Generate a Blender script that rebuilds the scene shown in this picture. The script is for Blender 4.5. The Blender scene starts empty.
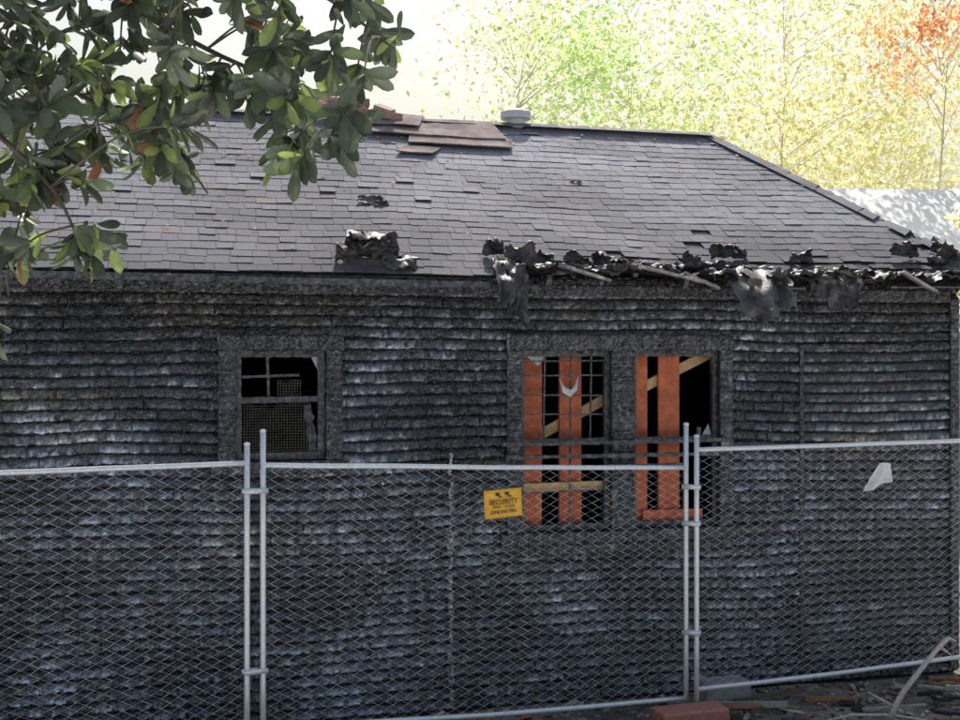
import bpy, math, random
import numpy as np
from mathutils import Vector, Matrix, noise
random.seed(7); rng=np.random.default_rng(7)
scene=bpy.context.scene
R=random.random
def U(a,b): return a+(b-a)*random.random()

# ------------------------------------------------------------------ materials
def mat(name, base=(.5,.5,.5), rough=.7, attr=False, metal=0, nscale=20, namt=.4, bump=.3, bscale=60, bdist=.01,
        transl=0, spec=.5, vor=0, tint=None, tscale=3, coat=0):
    m=bpy.data.materials.new(name); m.use_nodes=True
    nt=m.node_tree; N=nt.nodes; L=nt.links
    b=N['Principled BSDF']; out=N['Material Output']
    tcn=N.new('ShaderNodeTexCoord'); co_=tcn.outputs['Object']
    b.inputs['Roughness'].default_value=rough; b.inputs['Metallic'].default_value=metal
    b.inputs['Specular IOR Level'].default_value=spec
    if coat: b.inputs['Coat Weight'].default_value=coat; b.inputs['Coat Roughness'].default_value=.18
    if attr:
        a=N.new('ShaderNodeAttribute'); a.attribute_name='Col'; src=a.outputs['Color']
    else:
        c=N.new('ShaderNodeRGB'); c.outputs[0].default_value=(*base,1); src=c.outputs[0]
    if tint:
        n2=N.new('ShaderNodeTexNoise'); n2.inputs['Scale'].default_value=tscale; n2.inputs['Detail'].default_value=6
        L.new(co_,n2.inputs['Vector'])
        rr=N.new('ShaderNodeValToRGB'); rr.color_ramp.elements[0].position=.42; rr.color_ramp.elements[1].position=.66
        L.new(n2.outputs['Fac'],rr.inputs[0])
        mx=N.new('ShaderNodeMix'); mx.data_type='RGBA'
        L.new(rr.outputs[0],mx.inputs[0]); L.new(src,mx.inputs[6]); mx.inputs[7].default_value=(*tint,1)
        src=mx.outputs[2]
    if namt>0:
        n=N.new('ShaderNodeTexNoise'); n.inputs['Scale'].default_value=nscale; n.inputs['Detail'].default_value=6; n.inputs['Roughness'].default_value=.7
        L.new(co_,n.inputs['Vector'])
        mr=N.new('ShaderNodeMapRange'); mr.inputs[1].default_value=.3; mr.inputs[2].default_value=.7
        mr.inputs[3].default_value=1-namt; mr.inputs[4].default_value=1+namt
        L.new(n.outputs['Fac'],mr.inputs[0])
        mm=N.new('ShaderNodeVectorMath'); mm.operation='SCALE'
        L.new(src,mm.inputs[0]); L.new(mr.outputs[0],mm.inputs['Scale']); src=mm.outputs[0]
    L.new(src,b.inputs['Base Color'])
    if bump>0:
        n3=N.new('ShaderNodeTexNoise'); n3.inputs['Scale'].default_value=bscale; n3.inputs['Detail'].default_value=4
        L.new(co_,n3.inputs['Vector'])
        h=n3.outputs['Fac']
        if vor:
            v=N.new('ShaderNodeTexVoronoi'); v.feature='DISTANCE_TO_EDGE'; v.inputs['Scale'].default_value=vor
            L.new(co_,v.inputs['Vector'])
            mv=N.new('ShaderNodeMapRange'); mv.inputs[2].default_value=.12
            L.new(v.outputs['Distance'],mv.inputs[0])
            ad=N.new('ShaderNodeMath'); ad.operation='ADD'; L.new(h,ad.inputs[0]); L.new(mv.outputs[0],ad.inputs[1]); h=ad.outputs[0]
        bp=N.new('ShaderNodeBump'); bp.inputs['Strength'].default_value=bump; bp.inputs['Distance'].default_value=bdist
        L.new(h,bp.inputs['Height']); L.new(bp.outputs[0],b.inputs['Normal'])
    if transl>0:
        t=N.new('ShaderNodeBsdfTranslucent'); L.new(src,t.inputs['Color'])
        ms=N.new('ShaderNodeMixShader'); ms.inputs[0].default_value=transl
        L.new(b.outputs[0],ms.inputs[1]); L.new(t.outputs[0],ms.inputs[2]); L.new(ms.outputs[0],out.inputs['Surface'])
    return m

M_siding=mat('charred_siding',attr=True,rough=.25,nscale=80,namt=.6,bump=.8,bscale=85,bdist=.010,vor=38,spec=1.0,coat=.5)
M_char=mat('char_wood',base=(.030,.030,.034),rough=.34,nscale=40,namt=.8,bump=.7,bscale=50,bdist=.01,spec=.7,tint=(.10,.102,.112),tscale=24)
M_trim=mat('charred_trim',attr=True,rough=.27,nscale=80,namt=.7,bump=.8,bscale=85,bdist=.010,vor=38,spec=.9,coat=.3)
M_felt=mat('burnt_felt',base=(.035,.034,.038),rough=.48,nscale=18,namt=.6,bump=.4,bscale=30,spec=.4,tint=(.12,.108,.10),tscale=6)
M_shingle=mat('asphalt_shingle',attr=True,rough=.85,nscale=120,namt=.3,bump=.4,bscale=250,bdist=.004,spec=.25)
M_under=mat('roof_underlay',base=(.09,.087,.09),rough=.9,nscale=20,namt=.5,spec=.2)
M_dark=mat('soot_interior',base=(.012,.011,.01),rough=.95,nscale=8,namt=.5)
M_orange=mat('red_primed_lumber',base=(.64,.17,.075),rough=.7,nscale=14,namt=.3,bump=.2,tint=(.50,.12,.055),tscale=5)
M_tan=mat('bare_lumber',base=(.68,.44,.23),rough=.7,nscale=30,namt=.2,bump=.2)
M_galv=mat('galvanised_steel',base=(.72,.74,.76),rough=.45,metal=.4,nscale=40,namt=.15,bump=.05)
M_wire=mat('galvanised_wire',base=(.70,.72,.75),rough=.45,metal=.25,nscale=9,namt=.3,bump=0)
M_yel=mat('yellow_sign_plastic',base=(.86,.46,.04),rough=.5,nscale=12,namt=.12,bump=.03)
M_black=mat('sign_ink',base=(.05,.03,.02),rough=.6,bump=0)
M_bag=mat('white_plastic_bag',base=(.88,.88,.88),rough=.45,nscale=12,namt=.06,bump=.3,bscale=30,transl=.2)
M_brickred=mat('red_clay_block',base=(.42,.17,.13),rough=.85,nscale=30,namt=.25,bump=.4)
M_conc=mat('concrete',base=(.3,.29,.28),rough=.9,nscale=20,namt=.3,bump=.4)
M_bounce=mat('bounce_slab_concrete',base=(.55,.55,.56),rough=.9,nscale=20,namt=.12,bump=.2)  # pale so the added out-of-frame slab reflects sun onto the wall
M_dirt=mat('dirt_ground',base=(.26,.22,.18),rough=.95,nscale=5,namt=.5,bump=.8,bscale=25,bdist=.03,tint=(.12,.105,.095),tscale=2)
M_bits=mat('debris_bits',attr=True,rough=.85,nscale=30,namt=.4,bump=.3)
M_leaf=mat('broadleaf_foliage',attr=True,rough=.36,nscale=30,namt=.25,bump=0,transl=.35,spec=.7)
M_bleaf=mat('backlit_foliage',attr=True,rough=.6,namt=0,bump=0,transl=.72,spec=.3)
M_bark=mat('bark',base=(.12,.10,.08),rough=.9,nscale=20,namt=.4,bump=.8,bscale=30)
M_pbark=mat('pale_bark',base=(.72,.66,.52),rough=.9,nscale=20,namt=.2,bump=.4,bscale=30)
M_paleroof=mat('pale_roofing',base=(.88,.86,.80),rough=.8,nscale=12,namt=.04,bump=.2)
M_stucco=mat('stucco_wall',base=(.55,.52,.46),rough=.9,nscale=30,namt=.08,bump=.3)
M_glass=mat('dark_glass',base=(.03,.035,.04),rough=.08,nscale=5,namt=.2,bump=0,spec=.8)
M_vent=mat('vent_metal',base=(.66,.67,.68),rough=.5,metal=.1,nscale=12,namt=.15,bump=.05)
M_sheet=mat('brown_roof_sheet',base=(.17,.13,.125),rough=.85,nscale=10,namt=.3,bump=.3,tint=(.28,.23,.225),tscale=4,spec=.2)
M_stick=mat('dry_branch',base=(.5,.44,.38),rough=.8,nscale=40,namt=.3,bump=.4)
M_screen=mat('insect_screen',base=(.20,.18,.15),rough=.7,nscale=10,namt=.5,bump=0)
M_brick=mat('chimney_brick',attr=True,rough=.9,nscale=40,namt=.25,bump=.4)

# ------------------------------------------------------------------ mesh helpers
class MB:
    def __init__(s): s.v=[];s.f=[];s.c=[]
    def add(s,vs,fs,col=(.5,.5,.5)):
        o=len(s.v); s.v.extend([tuple(v) for v in vs]); s.f.extend([tuple(i+o for i in f) for f in fs])
        if isinstance(col,list): s.c.extend(col)
        else: s.c.extend([col]*len(vs))
    def obj(s,name,m,parent=None,smooth=False):
        me=bpy.data.meshes.new(name); me.from_pydata(s.v,[],s.f)
        a=me.color_attributes.new('Col','FLOAT_COLOR','POINT')
        c=np.ones((len(s.v),4),dtype=np.float32); c[:,:3]=np.array(s.c,dtype=np.float32)[:,:3]
        a.data.foreach_set('color',c.ravel())
        me.materials.append(m); me.update()
        if smooth: me.polygons.foreach_set('use_smooth',[True]*len(me.polygons))
        o=bpy.data.objects.new(name,me); scene.collection.objects.link(o)
        if parent: o.parent=parent
        return o
def empty(name,loc=(0,0,0),rz=0):
    e=bpy.data.objects.new(name,None); scene.collection.objects.link(e); e.location=loc; e.rotation_euler=(0,0,rz); e.empty_display_size=.3; return e
def box(mb,c,s,rot=None,col=(.5,.5,.5),jit=0):
    vs=[]
    for x in(-.5,.5):
        for y in(-.5,.5):
            for z in(-.5,.5):
                p=Vector((x*s[0]+U(-jit,jit),y*s[1]+U(-jit,jit),z*s[2]+U(-jit,jit)))
                if rot: p=rot@p
                vs.append(p+Vector(c))
    mb.add(vs,[(0,1,3,2),(4,6,7,5),(0,4,5,1),(2,3,7,6),(0,2,6,4),(1,5,7,3)],col)
def beam(mb,p0,p1,w,h,jit=.006,step=.03,up=(0,0,1),col=(.5,.5,.5),rag=0,seed=None):
    p0=Vector(p0);p1=Vector(p1);d=p1-p0;Ln=d.length;d.normalize()
    upv=Vector(up); 
    if abs(d.dot(upv))>.95: upv=Vector((0,1,0))
    sx=d.cross(upv).normalized(); sy=sx.cross(d).normalized()
    n=max(2,int(Ln/step)); sd=seed if seed is not None else U(0,99)
    sec=[(-.5,-.5),(-.17,-.5),(.17,-.5),(.5,-.5),(.5,0),(.5,.5),(.17,.5),(-.17,.5),(-.5,.5),(-.5,0)]
    k=len(sec); vs=[];fs=[]
    for i in range(n+1):
        t=i/n; cc=p0+d*(Ln*t)
        for (a,b) in sec:
            q=cc+sx*(a*w)+sy*(b*h)
            nv=noise.noise_vector(q*22+Vector((sd,0,0)))
            vs.append(q+nv*jit)
    for i in range(n):
        for j in range(k):
            a=i*k+j;b=i*k+(j+1)%k; fs.append((a,b,b+k,a+k))
    fs.append(tuple(range(k-1,-1,-1))); fs.append(tuple(n*k+j for j in range(k)))
    mb.add(vs,fs,col)
def charboard(mb,x0,x1,z0,z1,yf,yb=0.0,cell=.05,amp=.012,ss=.011):
    """flat board burnt into alligator blocks: dense front sheet, cracked across the grain, returned to the wall"""
    nx=max(4,int((x1-x0)/ss)); nz=max(4,int((z1-z0)/ss)); vert=(z1-z0)>(x1-x0)
    sd=U(0,99); L_=(z1-z0) if vert else (x1-x0)
    bd=[0]
    while bd[-1]<L_+.1: bd.append(bd[-1]+cell*U(.45,1.35))
    bd=np.array(bd); tone=rng.random(len(bd))
    vs=[];cs=[];fs=[]
    for i in range(nx+1):
        for j in range(nz+1):
            x=x0+(x1-x0)*i/nx; z=z0+(z1-z0)*j/nz
            a_,b_=(z-z0,x-x0) if vert else (x-x0,z-z0)
            a2=a_+.012*noise.noise(Vector((b_*25,a_*3,sd)))+.01
            q=int(np.searchsorted(bd,a2,side='right')-1); q=min(q,len(bd)-2)
            u=(a2-bd[q])/(bd[q+1]-bd[q]); bul=max(0,1-(2*u-1)**2)**.4
            wd=(x1-x0) if vert else (z1-z0); e=min(b_,wd-b_)/wd*2; eb=min(1,e*4+.2)
            lm=noise.noise(Vector((x*28,z*28,sd)))+.5*noise.noise(Vector((x*60,z*60,sd)))
            y=yf+amp*(1-bul)*1.0+.010*(1-eb)-lm*.007-(tone[q]-.5)*.006
            ex=.006*noise.noise(Vector((x*18,z*18,sd+7)))
            vs.append((x+ex,y,z+.006*noise.noise(Vector((x*18,z*18,sd+3)))))
            v=(.035+.05*tone[q]**2)*(.30+.80*bul)*max(.3,1+.9*lm)
            if bul>.5 and lm>.22: v+=.16*(lm-.1)
            if noise.noise(Vector((x*5,z*5,sd+20)))>.25: v*=1.7
            cs.append((v*.94,v*.98,v*1.09))
    for i in range(nx):
        for j in range(nz):
            k=i*(nz+1)+j; fs.append((k,k+nz+1,k+nz+2,k+1))
    mb.add(vs,fs,cs)
    box(mb,((x0+x1)/2,(yf+.016+yb)/2,(z0+z1)/2),(x1-x0-.006,abs(yb-yf-.016),z1-z0-.006),col=(.03,.03,.032))
def tube(mb,pts,rad,n=6,col=(.5,.5,.5),cap=True):
    pts=[Vector(p) for p in pts]; m=len(pts)
    if not hasattr(rad,'__len__'): rad=[rad]*m
    vs=[];fs=[]; prev=None
    for i,p in enumerate(pts):
        d=(pts[min(i+1,m-1)]-pts[max(i-1,0)]).normalized()
        r=Vector((0,0,1)) if abs(d.z)<.9 else Vector((1,0,0))
        if prev is None: a=d.cross(r).normalized()
        else:
            a=(prev-d*prev.dot(d)).normalized()
        prev=a; b=d.cross(a)
        for k in range(n):
            t=2*math.pi*k/n; vs.append(p+(a*math.cos(t)+b*math.sin(t))*rad[i])
    for i in range(m-1):
        for k in range(n):
            a=i*n+k;b=i*n+(k+1)%n; fs.append((a,b,b+n,a+n))
    if cap: fs.append(tuple(range(n-1,-1,-1))); fs.append(tuple((m-1)*n+k for k in range(n)))
    mb.add(vs,fs,col)
def curl(mb,c,w,ln,ax,ay,k=3.0,n=14,m=10,seed=None,col=(.5,.5,.5),wob=.03,taper=.3):
    sd=U(0,500) if seed is None else seed
    ax=Vector(ax).normalized(); ay=Vector(ay); ay=(ay-ax*ay.dot(ax)).normalized(); az=ax.cross(ay).normalized(); p=Vector(c)
    vs=[];fs=[]; ang=0
    for i in range(n+1):
        t=i/n
        d=ay*math.cos(ang)+az*math.sin(ang); nn=-ay*math.sin(ang)+az*math.cos(ang)
        for j in range(m+1):
            s_=j/m-.5
            rag=1+.40*noise.noise(Vector((j*.8+sd,sd,0)))+.15*noise.noise(Vector((j*3.1,sd,0)))
            wl=1-taper*t+.22*noise.noise(Vector((i*.7,sd,5+(s_>0))))
            q=p+ax*(s_*w*wl)+d*(ln*t*(rag-1)*.6)
            q+=nn*(wob*noise.noise(Vector((s_*4+sd,t*4,0)))*1.3 + .12*w*math.sin(s_*5+sd)*t)
            q+=noise.noise_vector(q*20)*.004
            vs.append(q)
        ang+=k*(.4+1.2*t)/n; p=p+d*(ln/n)
    for i in range(n):
        for j in range(m):
            if noise.noise(Vector((i*.35+sd,j*.4,9)))>.58: continue
            a=i*(m+1)+j; fs.append((a,a+1,a+m+2,a+m+1))
    mb.add(vs,fs,col)

# ------------------------------------------------------------------ HOUSE
TH=math.radians(14.7)
house=empty('burned_house',(4.34,10.94,0),TH)
XL=-10.5; DEP=4.4
EZ,EY=3.52,-.35; RZ,RY=5.22,2.2; HX=-1.39; EX=.35
openings=[(-6.45,-5.75,2.07,2.93),(-4.15,-3.36,1.43,2.93),(-3.16,-2.37,1.43,2.93)]

def siding(name,x0,x1,z0,z1,xf,step=.0085,ops=[],panel=None):
    nx=int((x1-x0)/step)+1; xs=np.linspace(x0,x1,nx)
    course=.088; nc=int((z1-z0)/course)+1
    prof=[(0.0,.006),(0.07,-.019),(.20,-.028),(.45,-.024),(.72,-.016),(.92,-.002)]
    V=[];C=[];nr=0
    xsub=xs[::10]; xs2=xs[::2]
    def f1(fn): return np.interp(xs,xsub,np.array([fn(x) for x in xsub]))
    def f2(fn): return np.interp(xs,xs2,np.array([fn(x) for x in xs2]))
    for k in range(nc):
        zc0=z0+k*course
        wsag=f1(lambda x:noise.noise(Vector((x*.55,k*.08,1.3)))*.050+noise.noise(Vector((x*2.2,k*.35,7.3)))*.014)
        def cells():
            bounds=[x0-.1]
            while bounds[-1]<x1+.1: bounds.append(bounds[-1]+random.choice([.025,.035,.05,.07,.11])*U(.8,1.25))
            bounds=np.array(bounds); idx=np.clip(np.searchsorted(bounds,xs,side='right')-1,0,len(bounds)-2)
            uu=(xs-bounds[idx])/(bounds[idx+1]-bounds[idx])
            return np.sqrt(np.clip(1-(2*uu-1)**2,0,1))**.7,rng.random(len(bounds))[idx],rng.random(len(bounds))[idx]
        lo=cells(); hi=cells()
        deep=f1(lambda x:noise.noise(Vector((x*.8,zc0*.9,20.))))
        smooth=np.clip(.85+deep*1.5,.3,1.4)
        inp=np.zeros(nx,bool)
        if panel:
            inp=(xs>panel[0])&(xs<panel[1])&(zc0>panel[2])&(zc0<panel[3]); smooth=np.where(inp,.25,smooth)
        big=f1(lambda x:noise.fractal(Vector((x*1.0,zc0*1.5,4.)),1,2,5))
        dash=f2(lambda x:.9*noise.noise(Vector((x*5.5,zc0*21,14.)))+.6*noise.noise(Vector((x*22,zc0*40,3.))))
        bite=f2(lambda x:noise.noise(Vector((x*19,zc0*31,51.))))
        brn=f1(lambda x:noise.fractal(Vector((x*.7,zc0*2.2,44.)),1,2,4))
        rowv=U(.8,1.2)
        lost=(bite>.43)&~inp
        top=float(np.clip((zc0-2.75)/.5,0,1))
        for j,(t,yo) in enumerate(prof):
            bul,cr,cd=lo if j<=2 else hi
            zz=zc0+t*course
            lump=f2(lambda x:noise.noise(Vector((x*23,zz*31,71.)))+.6*noise.noise(Vector((x*52,zz*60,31.))))
            z=zz+wsag*np.clip((zc0-z0)/.5,0,1)*np.clip((z1-zc0)/.3,0,1)
            if j<=2: z=z-(bul-.6)*.005*smooth*(1 if j<2 else .4)-bite*.010*smooth
            y=yo-((bul-.55)*.007*smooth*(1 if j else .1)+(cd-.5)*.004*smooth+(lump*.014*smooth if j else 0)+dash*.004)
            y=np.where(lost,y*.2,y)
            y=y+rng.normal(0,.0012,nx)
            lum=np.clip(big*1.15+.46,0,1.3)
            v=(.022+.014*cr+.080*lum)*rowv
            hl=np.clip(dash*1.7+.12+.30*(lum-.5)+.7*lump,0,1)  # painted highlight: silvery dashes where lap edges would catch light
            v=v*(.08,.9,1.15,1.0,.66,.12)[j]+hl*(0,.52,.52,.17,.03,0)[j]*(.30+.80*lum)  # lips painted bright, gaps between courses painted dark as shade
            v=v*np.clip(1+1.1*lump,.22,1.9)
            v=v*(.70+.36*bul)*np.clip(rng.normal(1,.16,nx),.5,1.7)
            v=np.where(inp,v*.9,v)
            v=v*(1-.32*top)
            br=np.clip(brn*.9-.26+.70*top*np.clip((-4.6-xs)/.6,0,1),0,.75)
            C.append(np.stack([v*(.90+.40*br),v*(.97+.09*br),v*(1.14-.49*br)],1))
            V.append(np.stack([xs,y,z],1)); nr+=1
    V.append(np.stack([xs,np.zeros(nx),np.full(nx,z0+nc*course)],1)); C.append(C[-1]); nr+=1
    V=np.concatenate(V);C=np.concatenate(C)
    i,j=np.meshgrid(np.arange(nr-1),np.arange(nx-1),indexing='ij'); a=(i*nx+j).ravel()
    F=np.stack([a,a+1,a+nx+1,a+nx],1)
    cx=V[F].mean(1)
    keep=np.ones(len(F),bool)
    for (a0,a1,b0,b1) in ops:
        keep&=~((cx[:,0]>a0-.03)&(cx[:,0]<a1+.03)&(cx[:,2]>b0-.03)&(cx[:,2]<b1+.03))
    F=F[keep]
    V=np.array([xf(v) for v in V]) if xf else V
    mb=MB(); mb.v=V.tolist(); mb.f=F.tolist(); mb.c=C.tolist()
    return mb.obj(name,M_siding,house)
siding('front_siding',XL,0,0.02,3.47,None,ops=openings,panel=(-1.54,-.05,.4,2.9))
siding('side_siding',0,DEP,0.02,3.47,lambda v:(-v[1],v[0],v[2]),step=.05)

core=MB()
def wallbox(x0,x1,z0,z1,y0=.014,y1=.12): box(core,((x0+x1)/2,(y0+y1)/2,(z0+z1)/2),(x1-x0,y1-y0,z1-z0))
wallbox(XL,-6.45,0,3.5);wallbox(-6.45,-5.75,0,2.07);wallbox(-6.45,-5.75,2.93,3.5)
wallbox(-5.75,-4.15,0,3.5);wallbox(-4.15,-3.36,0,1.43);wallbox(-4.15,-3.36,2.93,3.5);wallbox(-3.36,-3.16,0,3.5)
wallbox(-3.16,-2.37,0,1.43);wallbox(-3.16,-2.37,2.93,3.5);wallbox(-2.37,-.012,0,3.5)
box(core,(-.07,DEP/2+.06,1.75),(.115,DEP-.13,3.5))
box(core,(XL/2,DEP+.06,1.75),(-XL,.12,3.5)); box(core,(XL-.06,DEP/2,1.75),(.12,DEP,3.5))
box(core,(XL/2,DEP/2,.15),(-XL-.3,DEP-.2,.1))
box(core,(-5.0,DEP/2+.5,1.8),(.1,2.6,3.2)); box(core,(XL/2,2.6,1.8),(-XL-.4,.08,3.3))
core.obj('wall_core',M_dark,house)

# trims
tr=MB()
def frame(x0,x1,z0,z1,ox0,ox1,oz1,y=-.062):
    charboard(tr,ox0,x0,z0,z1,y); charboard(tr,x1,ox1,z0,z1,y)
    charboard(tr,ox0-.008,ox1+.008,z1+.001,oz1,y-.006)
frame(-6.45,-5.75,2.07,2.93,-6.58,-5.62,3.05)
charboard(tr,-6.63,-5.57,1.965,2.066,y:=-.085) if False else charboard(tr,-6.63,-5.57,1.965,2.066,-.088)
frame(-4.15,-2.37,1.43,2.93,-4.27,-2.25,3.06)
charboard(tr,-3.36,-3.16,1.43,2.928,-.066)
charboard(tr,-4.33,-2.18,1.325,1.427,-.095)
charboard(tr,-4.25,-2.25,1.235,1.322,-.058)
charboard(tr,-.09,0.0,.05,3.4,-.058)
charboard(tr,-1.605,-1.56,.2,2.94,-.046,cell=.07); charboard(tr,-1.605,-.095,2.942,2.985,-.048,cell=.07)
charboard(tr,XL,-.095,3.375,3.475,-.055,cell=.06,ss=.014)
tr.obj('window_and_corner_trim',M_trim,house)
bt=MB()
z=.1
while z<1.95:
    l=U(.05,.18); beam(bt,(-4.74+U(-.015,.015),-.032,z),(-4.74+U(-.015,.015),-.032,z+l),.045*U(.5,1.2),.016,jit=.014,step=.02); z+=l+U(.0,.07)
bt.obj('ash_covered_batten',mat('ash_batten',base=(.08,.08,.088),rough=.9,nscale=40,namt=.8,bump=.6,tint=(.50,.50,.51),tscale=30),house)

s=MB()
def bar(m,p,q,w,h=None,j=.003): beam(m,p,q,w,h or w,jit=j,step=.025)
yS=.035
bar(s,(-6.425,yS,2.07),(-6.425,yS,2.93),.045,.05,.006); bar(s,(-5.78,yS,2.07),(-5.78,yS,2.93),.055,.05,.006)
bar(s,(-6.4,yS+.003,2.10),(-5.8,yS+.003,2.10),.05,.055); bar(s,(-6.4,yS+.003,2.90),(-5.8,yS+.003,2.90),.05,.05,.012)
bar(s,(-6.4,yS+.004,2.54),(-5.8,yS+.004,2.545),.05,.045,.006)
bar(s,(-6.19,yS+.005,2.55),(-6.20,yS+.005,2.89),.022); bar(s,(-6.4,yS+.006,2.72),(-5.95,yS+.006,2.735),.02)
bar(s,(-5.84,yS+.02,2.12),(-5.88,yS+.02,2.5),.06,.04,.025); 
for (a,b) in ((-4.15,-3.36),(-3.16,-2.37)):
    bar(s,(a+.02,yS,1.43),(a+.02,yS,2.93),.045,.05); bar(s,(b-.02,yS,1.43),(b-.02,yS,2.93),.045,.05)
    bar(s,(a+.04,yS+.003,2.905),(b-.04,yS+.003,2.905),.05,.05,.012); bar(s,(a+.04,yS+.003,1.455),(b-.04,yS+.003,1.455),.05,.05,.01)
    bar(s,(a+.04,yS+.004,2.17),(b-.04,yS+.004,2.175),.045,.045,.008)
for x in(-3.93,-3.70,-3.52): bar(s,(x,yS+.006,2.17 if x!=-3.7 else 1.5),(x+.01,yS+.006,2.9),.014)
for z in(2.84,2.72,2.56,2.40): bar(s,(-4.12,yS+.01,z),(-3.4,yS+.01,z+U(-.01,.01)),.013)
bar(s,(-4.1,yS,1.75),(-3.4,yS,1.76),.012)
for z,a,b in((2.165,-4.33,-2.30),(2.06,-4.30,-2.42),(1.965,-4.25,-2.75)):
    bar(s,(a,-.12,z),(b,-.12,z+U(-.01,.01)),.026,.03,.008)
for x in(-4.22,-3.26,-2.33): bar(s,(x,-.12,2.17),(x,-.06,2.17),.03,.03)
bar(s,(-2.62,-.105,1.5),(-2.60,-.105,2.28),.03,.025,.008)
s.obj('charred_sashes',M_char,house)
sc=MB()
def screen(x0,x1,z0,z1,y,p=.022,r=.0014,ragx=0):
    x=x0
    while x<x1: tube(sc,[(x,y,z0),(x,y,z1-ragx*abs(noise.noise(Vector((x*9,0,0)))))],r,3,cap=False); x+=p
    z=z0
    while z<z1: tube(sc,[(x0,y,z),(x1-ragx*abs(noise.noise(Vector((z*9,4,0)))),y,z)],r,3,cap=False); z+=p
screen(-6.4,-5.87,2.12,2.53,.02,ragx=.12); screen(-6.12,-5.93,2.56,2.70,.025,ragx=.1)
sc.obj('insect_screen',M_screen,house)
shards=MB()
for (pts) in ([(-4.1,.04,2.9),(-3.9,.04,2.9),(-3.98,.04,2.80)],[(-5.8,.045,2.9),(-5.87,.045,2.9),(-5.84,.045,2.84),(-5.8,.045,2.76)],[(-2.41,.04,2.2),(-2.5,.04,2.2),(-2.44,.04,2.30)],[(-3.80,.02,2.70),(-3.77,.02,2.58),(-3.70,.02,2.54),(-3.64,.02,2.60),(-3.63,.02,2.72),(-3.665,.02,2.63),(-3.70,.02,2.60),(-3.745,.02,2.62)]):
    shards.add(pts,[tuple(range(len(pts)))])
shards.obj('glass_shards',mat('sooty_glass',base=(.45,.50,.52),rough=.2,nscale=9,namt=.5,bump=0),house)
ob=MB()
def plank(m,x0,x1,z0,z1,y,th=.04): box(m,((x0+x1)/2,y,(z0+z1)/2),(x1-x0,th,z1-z0),jit=.003)
plank(ob,-4.085,-3.915,1.40,2.96,.15);plank(ob,-3.76,-3.565,1.40,2.96,.15)
plank(ob,-3.165,-2.965,1.40,2.96,.15);plank(ob,-2.86,-2.67,1.40,2.96,.15)
box(ob,(-2.75,.10,1.52),(.55,.04,.085)); 
ob.obj('red_boards',M_orange,house)
tb=MB()
box(tb,(-3.75,.105,1.785),(.78,.04,.075),Matrix.Rotation(math.radians(-.6),3,'Y'))
box(tb,(-3.75,.20,2.30),(1.1,.04,.085),Matrix.Rotation(math.radians(-27),3,'Y'))
box(tb,(-2.75,.20,2.72),(.85,.04,.085),Matrix.Rotation(math.radians(-25),3,'Y'))
tb.obj('wood_braces',M_tan,house)

# ---- roof
SL=math.hypot(RY-EY,RZ-EZ); ca=(RY-EY)/SL; sa=(RZ-EZ)/SL
def RP(x,b,h=0):
    q=math.sin(math.pi*min(1,max(0,b/SL)))
    sag=-.045*math.exp(-((x+3)/1.6)**2)*q-.03*math.exp(-((x+6.5)/1.2)**2)*q+.018*noise.noise(Vector((x*.8,b*.9,5)))
    sag-=.045*math.exp(-((x+1.6)/1.3)**2)*math.exp(-b/.5)
    hh=h+sag
    return (x,EY+b*ca-sa*hh,EZ+b*sa+ca*hh)
def hipx(b): return EX+(HX-EX)*(b/SL)
def edge(x):
    if x<-4.35: return .03*abs(noise.noise(Vector((x*3,0,0))))
    return .07+.22*abs(noise.noise(Vector((x*1.7,3,0))))+.10*abs(noise.noise(Vector((x*7,3,0))))
und=MB(); nx=160;nb=14
for i in range(nx+1):
    for j in range(nb+1):
        b=SL*j/nb; x1=hipx(b); x=XL+(x1-XL)*i/nx
        bb=max(b,edge(x)*.7 if j==0 else b)
        und.v.append(RP(x,bb,-.012)); und.c.append((.03,.03,.03))
for i in range(nx):
    for j in range(nb):
        k=i*(nb+1)+j; und.f.append((k,k+nb+1,k+nb+2,k+1))
und.obj('roof_underlay',M_under,house,True)
sh=MB(); EXPO=.118; k=0; b=0.0
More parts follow.
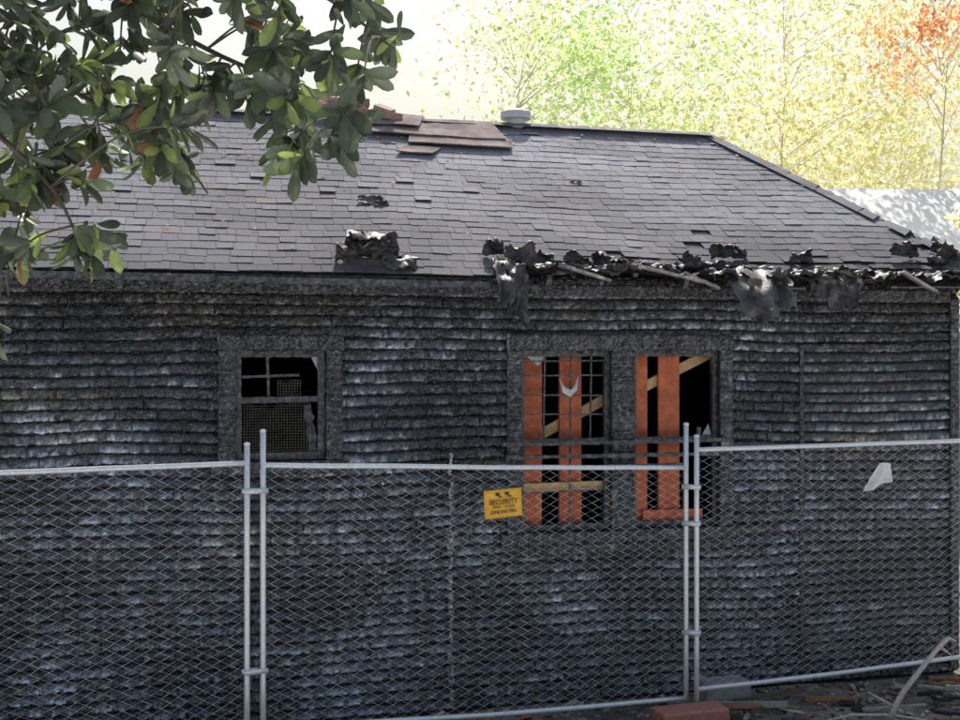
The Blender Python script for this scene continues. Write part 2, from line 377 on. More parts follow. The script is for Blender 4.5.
while b<SL-.02:
    x=XL+(k%2)*.08+U(0,.03); x1=hipx(b); rowv=U(.92,1.08)
    while x<x1-.02:
        w=.155*U(.8,1.2)
        if x+w>x1: w=x1-x
        e=edge(x+w/2); xc=x+w/2
        hot=math.exp(-max(0,(b-e))/.24) if xc>-4.4 else .15*math.exp(-b/.2)
        miss=(b<e-.05) or (xc>-4.4 and R()<.12*hot)
        if not miss:
            n=noise.fractal(Vector((xc*.6,b*1.1,2)),1,2,4); n2=noise.noise(Vector((xc*2.1,b*4,12)))
            v=.225*rowv*(1+.40*n+.15*n2)+U(-.022,.022)
            v*=.56+.66*(b/SL)  # sun glare painted into the tabs: lighter towards the ridge
            v*=.82+.18*min(1,max(0,(xc+6.5)/2.5))  # painted glare fades out: tabs darker to the left
            v=max(v,.06)
            v*=(1-.80*hot)
            wr=.02*noise.noise(Vector((xc*3,b*3,1)))
            col=(v*(.99+wr),v*.975,v*(1.09-wr)) if R()>.004 else (v*1.15,v*.95,v*.88)
            lift=.005+abs(random.gauss(0,.003))+(.04*hot*R() if hot>.3 else 0)+(.012 if R()<.012 else 0)
            rw=.014*noise.noise(Vector((xc*1.1,k*.6,33)))
            bo=b+rw+random.gauss(0,.006); g=.0015
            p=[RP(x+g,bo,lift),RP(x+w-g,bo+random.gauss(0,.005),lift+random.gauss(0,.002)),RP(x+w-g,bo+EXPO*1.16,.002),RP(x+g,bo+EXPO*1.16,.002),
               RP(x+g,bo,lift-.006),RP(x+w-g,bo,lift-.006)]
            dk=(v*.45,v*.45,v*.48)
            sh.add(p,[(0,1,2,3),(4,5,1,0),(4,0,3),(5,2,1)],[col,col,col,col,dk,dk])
        x+=w
    b+=EXPO; k+=1
def caps(p0,p1,w=.15,n=None):
    p0=Vector(p0);p1=Vector(p1); n=n or int((p1-p0).length/.17)
    d=(p1-p0)/n; side=d.cross(Vector((0,0,1))).normalized()
    for i in range(n):
        a=p0+d*i; b_=a+d*1.2; v=U(.14,.22)*(.4 if (i<4 and w>.122) else 1); 
        up=Vector((0,0,.012+U(0,.014))); dn=Vector((0,0,-.035)); sj=side*U(-.015,.015)
        if R()<.06: continue
        sh.add([a+side*w+dn+sj,a+up+sj,a-side*w+dn+sj,b_+side*w+dn,b_+up*.5,b_-side*w+dn],[(0,1,4,3),(1,2,5,4)],(v,v*.97,v*1.08))
caps((EX-.02,EY,EZ+.015),(HX,RY,RZ+.01),.125); caps((HX,RY,RZ+.01),(XL,RY,RZ+.01),.12)
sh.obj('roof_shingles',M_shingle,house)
oth=MB()
BY=DEP+.35
oth.add([(EX,EY,EZ-.01),(EX,BY,EZ-.01),(HX,RY,RZ-.005)],[(0,1,2)],(.13,.13,.14))
oth.add([(EX,BY,EZ-.012),(XL-.3,BY,EZ-.012),(XL-.3,RY,RZ-.006),(HX,RY,RZ-.006)],[(0,1,2,3)],(.13,.13,.14))
oth.obj('roof_back_faces',M_shingle,house)
gb=MB(); gb.add([(XL,0,3.45),(XL,DEP,3.45),(XL,RY,RZ-.1)],[(0,1,2)]); gb.obj('gable_end',M_char,house)
dk=MB()
x=XL+.2
while x<EX-.1:
    L0=U(.0,.05) if x<-4.4 else U(.05,.33)
    beam(dk,RP(x,L0,-.100),RP(x,1.0,-.100),.045,.09,jit=.008,step=.04); x+=.42*U(.9,1.1)
for r_ in range(7):
    b0=.03+r_*.13; x=XL
    while x<EX-.15:
        l=U(.5,1.6); xe=min(x+l,hipx(b0)-.03)
        if xe-x>.1 and not (x>-4.4 and b0<.3 and R()<.55): beam(dk,RP(x,b0+.05,-.040),RP(xe,b0+.05,-.040),.12,.018,jit=.005,step=.06,up=(0,-sa,ca))
        x+=l+.01
for (a,b_,z) in((XL,-9.2,3.47),(-9.2,-6.62,3.475),(-6.6,-4.5,3.455)):
    beam(dk,(a,-.375,z),(b_,-.375,z-.012),.02,.05,jit=.008)
dk.obj('charred_rafters_and_decking',M_char,house)
cr=MB()
def peel(x,b,w,ln,mode,k=1.6,h=.03,sk=0,n=1):
    for _ in range(n):
        xx=x+U(-.3,.3)*w*(n>1); c=RP(xx,b,h+U(0,.02))
        if mode=='down':
            curl(cr,c,w*U(.8,1.1),ln*U(.8,1.15),(1,U(-.2,.2),U(-.15,.15)+sk),(U(-.2,.2),-.83,-.45),k*U(.7,1.25))
        elif mode=='out':
            curl(cr,c,w*U(.8,1.1),ln*U(.8,1.15),(1,U(-.2,.2),U(-.2,.2)),(U(-.3,.3),-.83,-.50),-k*U(.6,1.1))
        elif mode=='hang':
            c=Vector(c)+Vector((0,-.05-U(0,.06),-.04)); curl(cr,c,w*U(.8,1.1),ln*U(.8,1.15),(1,U(-.6,.6),U(-.25,.25)),(U(-.35,.35),-.15,-1),U(-1.6,1.6))
        else:
            curl(cr,c,w*U(.8,1.1),ln*U(.8,1.15),(1,U(-.2,.2),U(-.2,.2)+sk),(U(-.3,.3),ca*.8,sa+.2),k*U(.7,1.3))
peel(-5.42,.20,.34,.26,'up',3.2,n=2); peel(-5.30,.16,.30,.20,'up',2.0); peel(-5.40,.46,.44,.40,'down',-.7,.10); peel(-5.5,.40,.30,.34,'down',-1.2,.08); peel(-5.2,.22,.30,.20,'down',.8); peel(-5.62,.15,.2,.16,'up',3)
peel(-4.32,.18,.22,.46,'down',1.5,n=2); peel(-4.28,.05,.12,.36,'hang',n=3); peel(-4.4,.3,.24,.16,'up',3); peel(-4.2,.2,.28,.18,'up',3)
for (x,w,l) in((-3.98,.34,.18),(-3.72,.36,.17),(-3.5,.28,.20),(-3.28,.3,.16),(-2.95,.36,.17),(-2.68,.32,.20),(-2.45,.28,.17)):
    peel(x,.16,w,l,'out',1.3,.02)
    if R()<.4: peel(x,.2,w*.7,l*.6,'up',3.0,.01)
peel(-2.20,.18,.40,.52,'down',1.3,n=2); peel(-2.14,.08,.28,.34,'hang',n=3); peel(-2.25,.38,.30,.18,'up',3.0,n=2); peel(-2.0,.15,.25,.3,'out',1.6)
peel(-1.75,.18,.36,.22,'out',1.2,n=2); peel(-1.55,.20,.32,.30,'down',1.5,n=2); peel(-1.42,.08,.18,.26,'hang',n=2); peel(-1.3,.12,.17,.34,'down',1.3); peel(-1.6,.34,.22,.12,'up',3)
peel(-.98,.16,.34,.22,'out',1.2); peel(-.62,.14,.32,.22,'out',1.2,n=2); peel(-.5,.4,.28,.16,'up',2.6,n=2); peel(-.15,.2,.30,.20,'up',2.8,n=2); peel(.05,.14,.28,.22,'down',1.5,n=2); peel(-.1,.55,.2,.12,'up',3); peel(-.33,.2,.22,.2,'up',3.4)
x=-4.25
while x<.3:
    peel(x,edge(x)+U(.02,.10),U(.18,.34),U(.10,.19),random.choice(['down','out']),U(.7,1.6),.012); x+=U(.12,.24)
cr.obj('curled_burnt_roofing',M_felt,house,True)
lb=MB()
for (x,b0,ln,an,z) in((-3.75,.06,.42,18,.02),(-3.0,.05,.55,14,.03),(-2.75,.02,.3,25,0),(-.72,.04,.32,33,.02)):
    c=Vector(RP(x,b0,z))+Vector((0,-.16,-.02)); d=Vector((math.cos(math.radians(an)),-.25,-math.sin(math.radians(an))))
    beam(lb,c-d*ln/2,c+d*ln/2,.09,.022,jit=.007,step=.04)
lb.obj('loose_eave_boards',mat('grey_weathered_wood',base=(.40,.37,.35),rough=.8,nscale=30,namt=.5,bump=.4,tint=(.10,.09,.085),tscale=8),house)
bs=MB()
def sheet(x0,x1,b0,b1,h,tilt=0):
    n=8; o=len(bs.v)
    for i in range(n+1):
        for j in range(3):
            x=x0+(x1-x0)*i/n+tilt*j; b_=b0+(b1-b0)*j/2
            bs.v.append(RP(x,b_,h+.02*noise.noise(Vector((x*3,b_*3,0)))+.01*(j==0))); bs.c.append((.3,.3,.3))
    for i in range(n):
        for j in range(2):
            k=o+i*3+j; bs.f.append((k,k+3,k+4,k+1))
sheet(-5.12,-3.75,2.62,3.02,.05,-.03); sheet(-4.75,-3.72,2.45,2.64,.045,.02); sheet(-5.2,-4.6,2.75,3.05,.075,.05); sheet(-4.9,-4.55,2.25,2.42,.03,.06)
so_=bs.obj('loose_roof_sheets',M_sheet,house); so_.modifiers.new('s','SOLIDIFY').thickness=.012
cr=MB()
for (x,b_,w,ln) in((-5.27,1.2,.28,.10),(-5.18,1.17,.16,.06),(-3.25,1.8,.13,.06)):
    curl(cr,RP(x,b_,.010),w,ln,(1,U(-.2,.2),0),(U(-.2,.2),ca,sa),U(.5,1.2),wob=.012)
cr.obj('roof_debris',M_felt,house)
lt=MB()
for _ in range(520):
    x=U(-9,.1); b_=U(.2,SL-.05) if R()<.4 else SL*U(.6,.98)
    if x>hipx(b_)-.05: continue
    c=random.choice([(.45,.25,.10),(.30,.14,.06),(.5,.40,.25),(.14,.09,.06),(.4,.2,.14)])
    p=Vector(RP(x,b_,.022)); s_=U(.005,.016); a=U(0,6.3)
    lt.add([p+Vector((math.cos(a+t)*s_*(1.5 if q%2 else .8),math.sin(a+t)*s_*ca,math.sin(a+t)*s_*sa+U(0,.008))) for q,t in enumerate((0,1.57,3.14,4.7))],[(0,1,2,3)],c)
lt.obj('leaf_litter_on_roof',M_bits,house)
vt=MB()
vp=Vector((-3.52,RY+.05,RZ-.05))
tube(vt,[vp,vp+Vector((0,0,.13))],.10,20); tube(vt,[vp+Vector((0,0,.11)),vp+Vector((0,0,.12)),vp+Vector((0,0,.19)),vp+Vector((0,0,.205))],[.12,.155,.155,.13],24)
vt.obj('roof_vent',M_vent,house)
ch=MB(); bw,bh,bd=.20,.065,.095
for _ in range(60):
    t=R(); x=-5.75+1.0*t; hgt=.24*(1-t)**.7
    box(ch,(x+U(-.1,.1),RY+U(-.2,.35),RZ-.02+U(0,1)*hgt),(bw,bd,bh),Matrix.Rotation(U(-.8,.8),3,'Z')@Matrix.Rotation(U(-.5,.5),3,'Y')@Matrix.Rotation(U(-.4,.4),3,'X'),col=random.choice([(.40,.24,.20),(.34,.20,.17),(.45,.30,.26),(.26,.17,.15)]),jit=.008)
ch.obj('fallen_chimney_bricks',M_brick,house)

# ------------------------------------------------------------------ FENCE
fence=empty('chain_link_fence')
posts=MB(); wires=MB(); ties=MB()
def panel(bl,br,tl,trr,ptl,ptr,sd):
    bl,br,tl,trr=[Vector(p) for p in(bl,br,tl,trr)]
    r=.0205
    def seg(a,b,n=10,sg=.0,rr=.019):
        pts=[]
        for i in range(n+1):
            t=i/n; p=a.lerp(b,t); p.z-=sg*math.sin(math.pi*t)+.006*noise.noise(Vector((t*5,sd,0))); pts.append(p)
        tube(posts,pts,rr,12)
    gl=Vector((bl.x,bl.y,.02)); gr=Vector((br.x,br.y,.02))
    seg(gl,Vector((tl.x,tl.y,ptl)),4,0,r); seg(gr,Vector((trr.x,trr.y,ptr)),4,0,r)
    for p,zt in((tl,ptl),(trr,ptr)):
        tube(posts,[(p.x,p.y,zt-.004),(p.x,p.y,zt+.012),(p.x,p.y,zt+.02)],[.023,.023,.012],12)
    seg(tl,trr,14,.006); seg(bl,br,14,.02)
    nrm=(br-bl).cross(Vector((0,0,1))).normalized()
    W=(br-bl).length; nw=int(W/.058); H=(tl-bl).length; nh=int(round(H/.030)/2)*2
    def Q(s_,t,off):
        a=bl.lerp(br,s_); b=tl.lerp(trr,s_); p=a.lerp(b,t)
        p.z-= (.02*(1-t)+.006*t)*math.sin(math.pi*s_)
        bul=.04*noise.noise(Vector((s_*4+sd,t*3,0)))*math.sin(math.pi*t)
        p+=nrm*(off+bul); p+=Vector((.018*noise.noise(Vector((s_*9+sd,t*6,5))),0,.022*noise.noise(Vector((s_*9,t*6,sd)))))
        return p
    for i in range(nw):
        pts=[]
        for j in range(nh+1):
            left=((j+i)%2==0)
            x=(i+(-.02 if left else 1.02))/nw
            x=min(max(x,0),1)
            pts.append(Q(x,j/nh,.0028 if left else -.0028))
        tube(wires,pts,.0019,3,cap=False)
    for i in range(1,int(W/.3)):
        s_=i*.3/W
        for t,(a,b) in((1,(tl,trr)),(0,(bl,br))):
            p=a.lerp(b,s_); p.z-=(.006 if t else .02)*math.sin(math.pi*s_)
            d=(b-a).normalized()
            tube(ties,[p+d*(k*.002)+(nrm*math.cos(k*1.2)+Vector((0,0,1))*math.sin(k*1.2))*.0215 for k in range(12)],.002,4)
panel((-1.51,8.35,.298),(1.631,9.5,.177),(-1.51,8.35,2.128),(1.631,9.5,2.0),2.357,2.338,1)
panel((1.709,9.47,.254),(4.95,10.475,.373),(1.709,9.47,2.144),(4.95,10.475,2.178),2.246,2.25,11)
panel((-4.79,7.245,.3),(-1.612,8.3,.30),(-4.79,7.245,2.12),(-1.612,8.3,2.146),2.27,2.27,21)
for (a,b,zs) in(((-1.612,8.3),(-1.51,8.35),(1.95,.7)),((1.631,9.5),(1.709,9.47),(1.85,1.56,.7))):
    for z in zs:
        mx,my=(a[0]+b[0])/2,(a[1]+b[1])/2; ang=math.atan2(b[1]-a[1],b[0]-a[0]); ln=math.hypot(b[0]-a[0],b[1]-a[1])+.06
        for o in(-.026,.026):
            box(posts,(mx-math.sin(ang)*o,my+math.cos(ang)*o,z),(ln,.006,.035),Matrix.Rotation(ang,3,'Z'))
        tube(posts,[(mx-math.sin(ang)*-.04,my+math.cos(ang)*-.04,z),(mx-math.sin(ang)*.04,my+math.cos(ang)*.04,z)],.007,8)
posts.obj('posts_and_rails',M_galv,fence,True); wires.obj('chain_link_mesh',M_wire,fence); ties.obj('wire_ties',M_galv,fence)

# sign
sign=empty('security_sign'); 
sd_dir=Vector((3.141,1.15,0)).normalized()
sx=.172; sz=1.789
sign.location=(sx,8.35+(sx+1.51)*1.15/3.141-.035,sz); sign.rotation_euler=(math.radians(90),math.radians(-3),math.atan2(sd_dir.y,sd_dir.x))
pl=MB(); n=6
for i in range(n+1):
    for j in range(n+1): pl.v.append(((i/n-.5)*.30,(j/n-.5)*.21,.006*math.sin(i*1.1)+.004*math.cos(j))); pl.c.append((1,1,1))
for i in range(n):
    for j in range(n): k=i*(n+1)+j; pl.f.append((k,k+n+1,k+n+2,k+1))
po=pl.obj('panel',M_yel,sign,True); po.modifiers.new('s','SOLIDIFY').thickness=.003
def txt(body,size,x,y,name):
    cu=bpy.data.curves.new(name,'FONT'); cu.body=body; cu.size=size; cu.align_x='CENTER'; cu.align_y='CENTER'; cu.extrude=.0008; cu.offset=.0005
    o=bpy.data.objects.new(name,cu); scene.collection.objects.link(o); cu.materials.append(M_black); o.parent=sign; o.location=(x,y,.0135)
txt('SECURITY',.052,0,.012,'sign_text'); txt('PATROL  -  24 HOURS',.018,0,-.024,'sign_text_small'); txt('(310) 643-7861',.034,0,-.062,'sign_phone')
lg=MB()
for px in(-.045,.03):
    vs=[(px+math.cos(t)*.018,.072+math.sin(t)*.014,.0135) for t in np.linspace(0,6.28,13)[:-1]]; lg.add(vs,[tuple(range(12))])
    vs=[(px+math.cos(t)*.016+.02,.052+math.sin(t)*.006,.0137) for t in np.linspace(0,6.28,13)[:-1]]; lg.add(vs,[tuple(range(12))])
lg.obj('sign_emblem',M_black,sign)
# white bag
bag=MB(); bx=3.31; bz=1.852; by=9.47+(bx-1.709)*.31-.06
n=14
for i in range(n+1):
    for j in range(n+1):
        t=j/n; w=.08+.15*t**.7; u=(i/n-.5)
        slant=.07*(.5-t)
        bag.v.append((bx+u*w+slant*.9+.01*noise.noise(Vector((i,j,0))*.6), by-.03*math.sin(u*9+t*3)*t-.02*noise.noise(Vector((i*.4,j*.4,3))), bz+.15-.25*t+.10*(u+.5)*t+.012*noise.noise(Vector((i*.5,j*.3,8))))); bag.c.append((1,1,1))
for i in range(n):
    for j in range(n): k=i*(n+1)+j; bag.f.append((k,k+1,k+n+2,k+n+1))
bag.obj('plastic_bag',M_bag,None,True)

# ------------------------------------------------------------------ GROUND & debris
g=MB(); cs=np.concatenate([-np.geomspace(300,12,14),np.linspace(-11,11,111),np.geomspace(12,300,14)])
ys=np.concatenate([-np.geomspace(300,4,12),np.linspace(-3,16,96),np.geomspace(17,400,16)])
for x in cs:
    for y in ys:
        z=.03*noise.fractal(Vector((x*1.3,y*1.3,0)),1,2,4) if abs(x)<12 and -4<y<17 else 0
        g.v.append((x,y,z-.01)); g.c.append((.1,.1,.1))
ny=len(ys)
for i in range(len(cs)-1):
    for j in range(ny-1): k=i*ny+j; g.f.append((k,k+ny,k+ny+1,k+1))
g.obj('ground',M_dirt,None,True)
pv=MB()
for i in range(-8,8):
    for j in range(6):
        box(pv,(i*2.0+1,6.2-j*2.0,.03),(1.985,1.985,.08),jit=.004)
o=pv.obj('added_bounce_slab',M_bounce); o.rotation_euler=(0,0,math.radians(12))  # unseen slab, added to bounce sunlight onto the shaded front wall
db=MB()
cols=[(.05,.045,.04),(.14,.11,.08),(.28,.20,.13),(.36,.34,.31),(.03,.03,.03),(.38,.17,.10),(.50,.45,.38)]
for _ in range(3600):
    t=U(-8,6.5); y=10.9+ (t-4.34)*.262 - U(.05,1.9)**1.15
    s_=U(.008,.035)*(1 if R()>.08 else 2.4); c=random.choice(cols)
    rot=Matrix.Rotation(U(0,6.3),3,'Z')@Matrix.Rotation(U(-.6,.6),3,'X')@Matrix.Rotation(U(-.5,.5),3,'Y')
    box(db,(t,y,.008+s_*.15),(s_*U(1,2.5),s_*U(.4,1),s_*U(.1,.5)),rot,c,jit=s_*.12)
for _ in range(46):
    t=U(1.5,6); y=10.9+(t-4.34)*.262-U(.1,1.3); l=U(.15,.7)
    a=U(-.6,.6); p=Vector((t,y,.05)); d=Vector((math.cos(a),math.sin(a),U(-.1,.15)))
    beam(db,p,p+d*l,U(.02,.06),U(.01,.04),jit=.006,step=.05,col=random.choice(cols))
db.obj('rubble',M_bits)
def bblock(m,c,s_,rz):
    box(m,c,s_,Matrix.Rotation(rz,3,'Z'),jit=.004)
blk=MB(); bblock(blk,(1.63,9.30,.085),(.56,.24,.155),.30)
o=blk.obj('fence_foot_block',M_brickred); bv=o.modifiers.new('b','BEVEL'); bv.width=.018; bv.segments=3
blk=MB(); bblock(blk,(2.02,9.95,.11),(.40,.20,.19),.28); o=blk.obj('concrete_block',M_conc); bv=o.modifiers.new('b','BEVEL'); bv.width=.012; bv.segments=2
blk=MB(); bblock(blk,(-1.56,8.30,.085),(.5,.24,.155),.35); o=blk.obj('fence_foot_block',M_brickred); bv=o.modifiers.new('b','BEVEL'); bv.width=.018; bv.segments=3
st=MB()
tube(st,[(3.18,9.35,.02),(3.24,9.38,.14),(3.32,9.4,.26),(3.48,9.42,.45),(3.62,9.45,.60),(3.70,9.47,.66),(3.76,9.48,.63)],[.026,.024,.022,.02,.018,.016,.008],8)
tube(st,[(3.24,9.38,.14),(3.10,9.36,.22),(3.02,9.34,.27)],[.014,.010,.004],6)
tube(st,[(2.6,9.3,.04),(2.9,9.34,.09),(3.22,9.37,.08),(3.5,9.3,.05)],[.008,.012,.014,.008],6)
tube(st,[(3.62,9.45,.60),(3.72,9.44,.52)],[.012,.006],6)
st.obj('fallen_branch',M_stick,None,True)

# ------------------------------------------------------------------ NEAR TREE (hanging boughs)
tree=empty('broadleaf_tree')
OX,OY,OZ=-.96,2.4,3.608
def T(r,dn,dy=0): return Vector((OX+r,OY+dy,OZ-dn))
wood=MB(); lf=MB()
def path(pts,r0,r1,n=6):
    P=[Vector(p) for p in pts]; out=[]
    for i in range(len(P)-1):
        a=P[max(i-1,0)];b=P[i];c=P[i+1];d=P[min(i+2,len(P)-1)]
        for k in range(n):
            t=k/n; out.append(.5*((2*b)+(c-a)*t+(2*a-5*b+4*c-d)*t*t+(3*b-a-3*c+d)*t**3))
    out.append(P[-1]); m=len(out)
    tube(wood,out,[r0+(r1-r0)*i/(m-1) for i in range(m)],7); return out
samples=[]
path([(-3.3,2.7,0),(-3.25,2.7,1.3),(-3.1,2.65,2.6),(-2.95,2.6,3.7),(-2.7,2.55,4.8),(-2.5,2.5,6.0)],.17,.06)
lead=path([(-2.95,2.6,3.8),(-2.4,2.6,4.15),T(-.9,-.62,.25),T(-.45,-.5,.3)],.06,.022)
samples+=path([T(-.45,-.5,.3),T(-.1,-.30,.25),T(.15,-.08,.2),T(.38,.06,.15),T(.56,.15,.1),T(.68,.25,.05)],.010,.0022)
samples+=path([T(-.45,-.5,.3),T(-.1,-.48,.1),T(.2,-.28,.0),T(.45,-.12,.0),T(.66,-.0,.0),T(.79,.10,.0)],.010,.0022)
samples+=path([T(-.9,-.62,.25),T(-.7,-.25,-.1),T(-.4,.02,-.1),T(-.12,.18,-.1),T(.05,.30,-.1),T(.14,.40,-.08),T(.18,.48,-.08)],.012,.0022)
samples+=path([T(-.45,-.5,.3),T(-.25,-.15,.3),T(0,.08,.2),T(.18,.2,.2),T(.32,.3,.2),T(.37,.36,.2)],.009,.0022)
samples+=path([T(-.7,-.25,-.1),T(-.45,.2,.1),T(-.15,.42,.15),T(.0,.50,.15)],.008,.0022)
samples+=path([T(-.45,-.5,.3),T(.1,-.7,.2),T(.6,-.6,.1),T(.95,-.45,.1)],.014,.003)
WID=[0,.42,.80,1.0,.97,.70,.0]; TT=[0,.15,.38,.60,.76,.91,1.0]
def leaf(base,d,up,Ln,col):
    d=d.normalized(); s_=d.cross(up)
    if s_.length<.1: s_=d.cross(Vector((1,0,0)))
    s_.normalize(); n_=s_.cross(d).normalized()
    W=Ln*U(.14,.20); cu=U(-.5,.25)*Ln; fold=U(.15,.6); vs=[];fs=[]
    for w,t in zip(WID,TT):
        p=base+d*(Ln*t)+n_*(cu*t*t*.5)
        for q in(-1,0,1): vs.append(p+s_*(w*W*q)+n_*(fold*W*w*abs(q)))
    for i in range(6):
        for j in range(2): k=i*3+j; fs.append((k,k+1,k+4,k+3))
    c2=tuple(x*1.25 for x in col)
    lf.add(vs,fs,[c2 if i%3==1 else col for i in range(len(vs))])
def cluster(p,axis,n=11,Ln=.075):
    axis=axis.normalized()
    a=axis.cross(Vector((.3,.2,1))).normalized(); b=axis.cross(a)
    for i in range(n):
        ph=i*2.4+U(-.3,.3); open_=U(.45,1.4)
        d=axis*math.cos(open_)+(a*math.cos(ph)+b*math.sin(ph))*math.sin(open_); d.z-=.25
        g_=U(.65,1.35); r=R()
        col=(.085*g_,.105*g_,.07*g_) if r<.62 else ((.11*g_,.15*g_,.07*g_) if r<.87 else ((.30,.14,.07) if r<.88 else (.26*g_,.33*g_,.10*g_)))
        leaf(p-axis*U(0,.06),d,axis+Vector((0,0,.4)),Ln*U(.65,1.2),col)
pts=[]
low=[(-260,240),(0,215),(60,208),(100,185),(150,178),(185,178),(205,105),(240,90),(275,130),(300,145),(345,115),(370,80),(405,50)]
lu,lv=zip(*low)
tries=0
while len(pts)<280 and tries<14000:
    tries+=1
    u=U(-240,370); v=U(-150,230)
    if v>np.interp(u,lu,lv)-12: continue
    if 180<u<250 and -10<v<60 and R()<.6: continue
    if u>290 and R()<.5: continue
    if min([math.hypot(u-a,v-b) for a,b in pts] or [99])<14: continue
    pts.append((u,v))
pts+= [(170,160),(185,172),(160,150),(275,155),(290,150),(298,165),(340,145),(355,130),(362,85),(385,45),(375,15),(330,60),(345,115),(82,238),(98,245),(92,255),(75,255),(108,240),(22,250),(8,262),(-5,250),(-5,200),(30,190),(210,95),(250,100),(-12,335)]
for (u,v) in pts:
    dy=U(-.28,.45) if v<190 else U(-.1,.15)
    p=T(u/500*(1+dy/2.4)+.96*dy/2.4*-1,v/500*(1+dy/2.4)-.708*dy/2.4,dy)
    best=min(samples,key=lambda q:(q-p).length+ .5*max(0,q.x-p.x)+.35*max(0,p.z-q.z))
    mid=best.lerp(p,.55)+Vector((0,0,.25*(best-p).length*.5))
    path([best,mid,p],.0028,.0015,4)
    ax=(p-mid); ax.z-=.2*ax.length
    cluster(p,ax,random.randint(8,13),.066)
    if R()<.6:
        q=mid.lerp(p,.5); cluster(q,ax+Vector((U(-.1,.1),U(-.1,.1),0)),5,.058)
wood.obj('trunk_and_boughs',M_bark,tree,True); lf.obj('leaves',M_leaf,tree,True)

# ------------------------------------------------------------------ BACKGROUND TREES
def bgtree(name,x,y,h,cr_,base,cols,nleaf,ls=.13,dens=26,bark=M_pbark):
    e=empty(name,(x,y,0)); w=MB(); l=MB()
    tube(w,[(0,0,0),(.1,0,h*.25),(-.05,.1,h*.5),(.1,0,h*.75)],[.16,.09,.028,.008],9)
    cl=[]
    for i in range(dens):
        a=U(0,6.28); zz=U(base,1.0); rr=cr_*math.sqrt(R())*math.sin(math.pi*min(1,max(.12,(1.08-zz)/(1.1-base))))**.5
        c=Vector((math.cos(a)*rr,math.sin(a)*rr,h*zz)); cl.append((c,U(.6,1.3)*cr_*.38))
        s0=Vector((0,0,max(.2*h,h*zz-.3*rr-.8))); tube(w,[s0,s0.lerp(c,.5)+Vector((0,0,.15)),c],[.014,.009,.004],5,cap=False)
    per=nleaf//dens; cols_=[];Vs=[]
    for c,r in cl:
        cc=np.array(random.choice(cols)); tone=U(.82,1.12)
        P=rng.normal(0,1,(per,3))*[r*.66,r*.66,r*.55]+np.array(c)
        A=rng.normal(0,1,(per,3)); A/=np.linalg.norm(A,axis=1)[:,None]
        B=np.cross(A,rng.normal(0,1,(per,3))); B/=np.linalg.norm(B,axis=1)[:,None]
        S=(ls*rng.uniform(.5,1.5,per))[:,None]
        q=np.stack([P-A*S*.5,P+B*S*.3,P+A*S*.5,P-B*S*.3],1).reshape(-1,3)
        k=np.repeat(rng.uniform(.88,1.12,per)*tone,4)[:,None]
        Vs.append(q); cols_.append(np.minimum(cc[None]*k,.95))
    Vs=np.concatenate(Vs); l.v=Vs.tolist(); l.c=np.concatenate(cols_).tolist()
    nq=len(Vs)//4; l.f=(np.arange(nq*4).reshape(-1,4)).tolist()
    w.obj('trunk_and_limbs',bark,e,True); l.obj('crown_foliage',M_bleaf,e)
YG=[(.92,.94,.54),(.92,.94,.58),(.86,.93,.50)]; GR=[(.66,.86,.42),(.74,.87,.46),(.62,.84,.40)]; YE=[(.95,.91,.54),(.95,.92,.62),(.95,.85,.46)]; OR=[(.93,.52,.30),(.91,.46,.26),(.94,.68,.42)]
bgtree('green_tree',.9,30,11.5,3.2,.42,GR+YG,7500,.14,40)
bgtree('green_tree',4.0,32,13.5,3.6,.40,GR+YG,8500,.14,40)
bgtree('yellow_tree',7.6,30,15,4.2,.35,YG+YE,11000,.145,50)
bgtree('yellow_tree',11.3,32,15.5,4.4,.35,YE+YG,11500,.145,50)
bgtree('orange_tree',9.45,24.5,12.0,1.45,.66,OR+YE[:1],4600,.12,26)
bgtree('yellow_tree',16.5,31,14,4.2,.35,YE+YG,6000,.2,36)
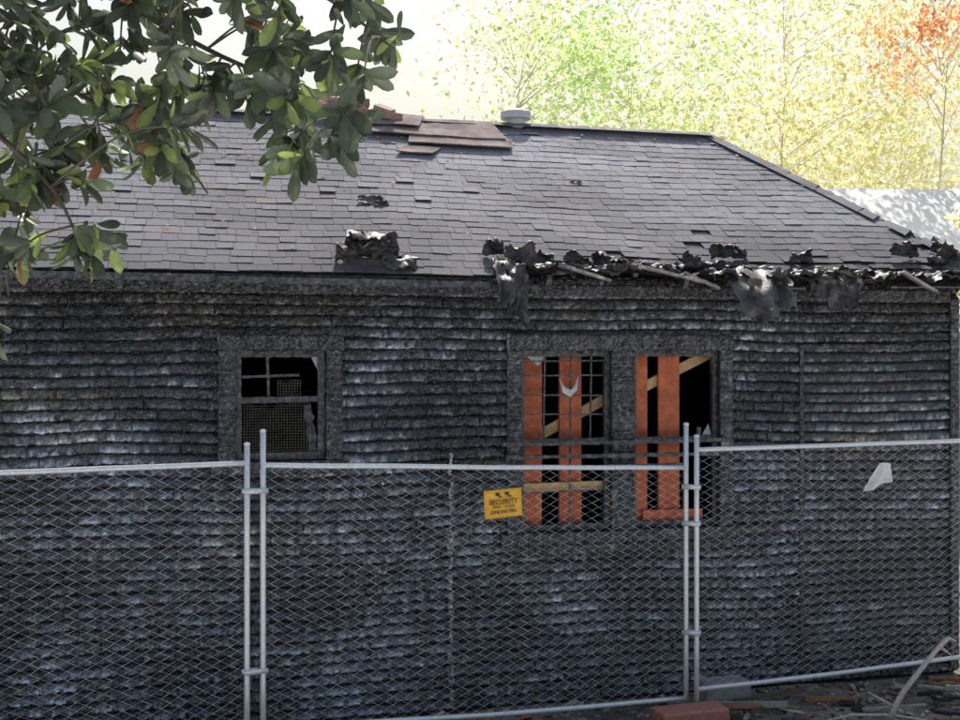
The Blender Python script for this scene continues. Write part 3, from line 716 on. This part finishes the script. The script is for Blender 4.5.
bgtree('green_tree',-15,30,6,3.0,.3,GR,3000,.18)
bgtree('red_shrub',6.1,14.0,4.95,.6,.40,[(.82,.36,.28),(.86,.84,.48),(.88,.86,.50),(.85,.55,.35)],2000,.07,16)
nh=empty('neighbor_house',(5.6,20,0))
w=MB(); box(w,(4.5,3,2),(9,6,4)); w.obj('walls',M_stucco,nh)
rf=MB(); rf.add([(-.4,-.4,3.95),(9.4,-.4,3.95),(9.4,3,6.0),(-.4,3,6.10),(-.4,6.4,3.95),(9.4,6.4,3.95),(0,0,4),(0,6,4),(0.01,3,6.05)],[(0,1,2,3),(3,2,5,4),(6,8,7)]); rf.obj('roof',M_paleroof,nh)
wi=MB()
for xx in(1.5,4.5,7.5): box(wi,(xx,-.03,2.2),(1.1,.06,1.2))
wi.obj('windows',M_glass,nh)

# ------------------------------------------------------------------ light, sky, camera
EL=math.radians(57); AZ=math.radians(4)
world=bpy.data.worlds.new('World'); scene.world=world; world.use_nodes=True
nt=world.node_tree; bg=nt.nodes['Background']; sky=nt.nodes.new('ShaderNodeTexSky'); sky.sky_type='NISHITA'; sky.sun_disc=False
sky.sun_elevation=EL; sky.sun_rotation=AZ; sky.dust_density=6.5; sky.air_density=1.8; sky.ozone_density=2.5
nt.links.new(sky.outputs[0],bg.inputs[0]); bg.inputs[1].default_value=.15
sl=bpy.data.lights.new('sun','SUN'); sl.energy=5; sl.angle=math.radians(.5); sl.color=(1,.97,.93)
so=bpy.data.objects.new('sun',sl); scene.collection.objects.link(so)
so.rotation_euler=Vector((math.sin(AZ)*math.cos(EL),math.cos(AZ)*math.cos(EL),math.sin(EL))).to_track_quat('Z','Y').to_euler()
cam=bpy.data.cameras.new('camera'); co=bpy.data.objects.new('camera',cam); scene.collection.objects.link(co)
co.location=(0,0,2.9); co.rotation_euler=(math.radians(90),0,0); cam.lens=45; cam.sensor_width=36; cam.shift_y=-6/960
cam.clip_end=1000; scene.camera=co
scene.view_settings.view_transform='Standard'; scene.view_settings.look='None'; scene.view_settings.exposure=0
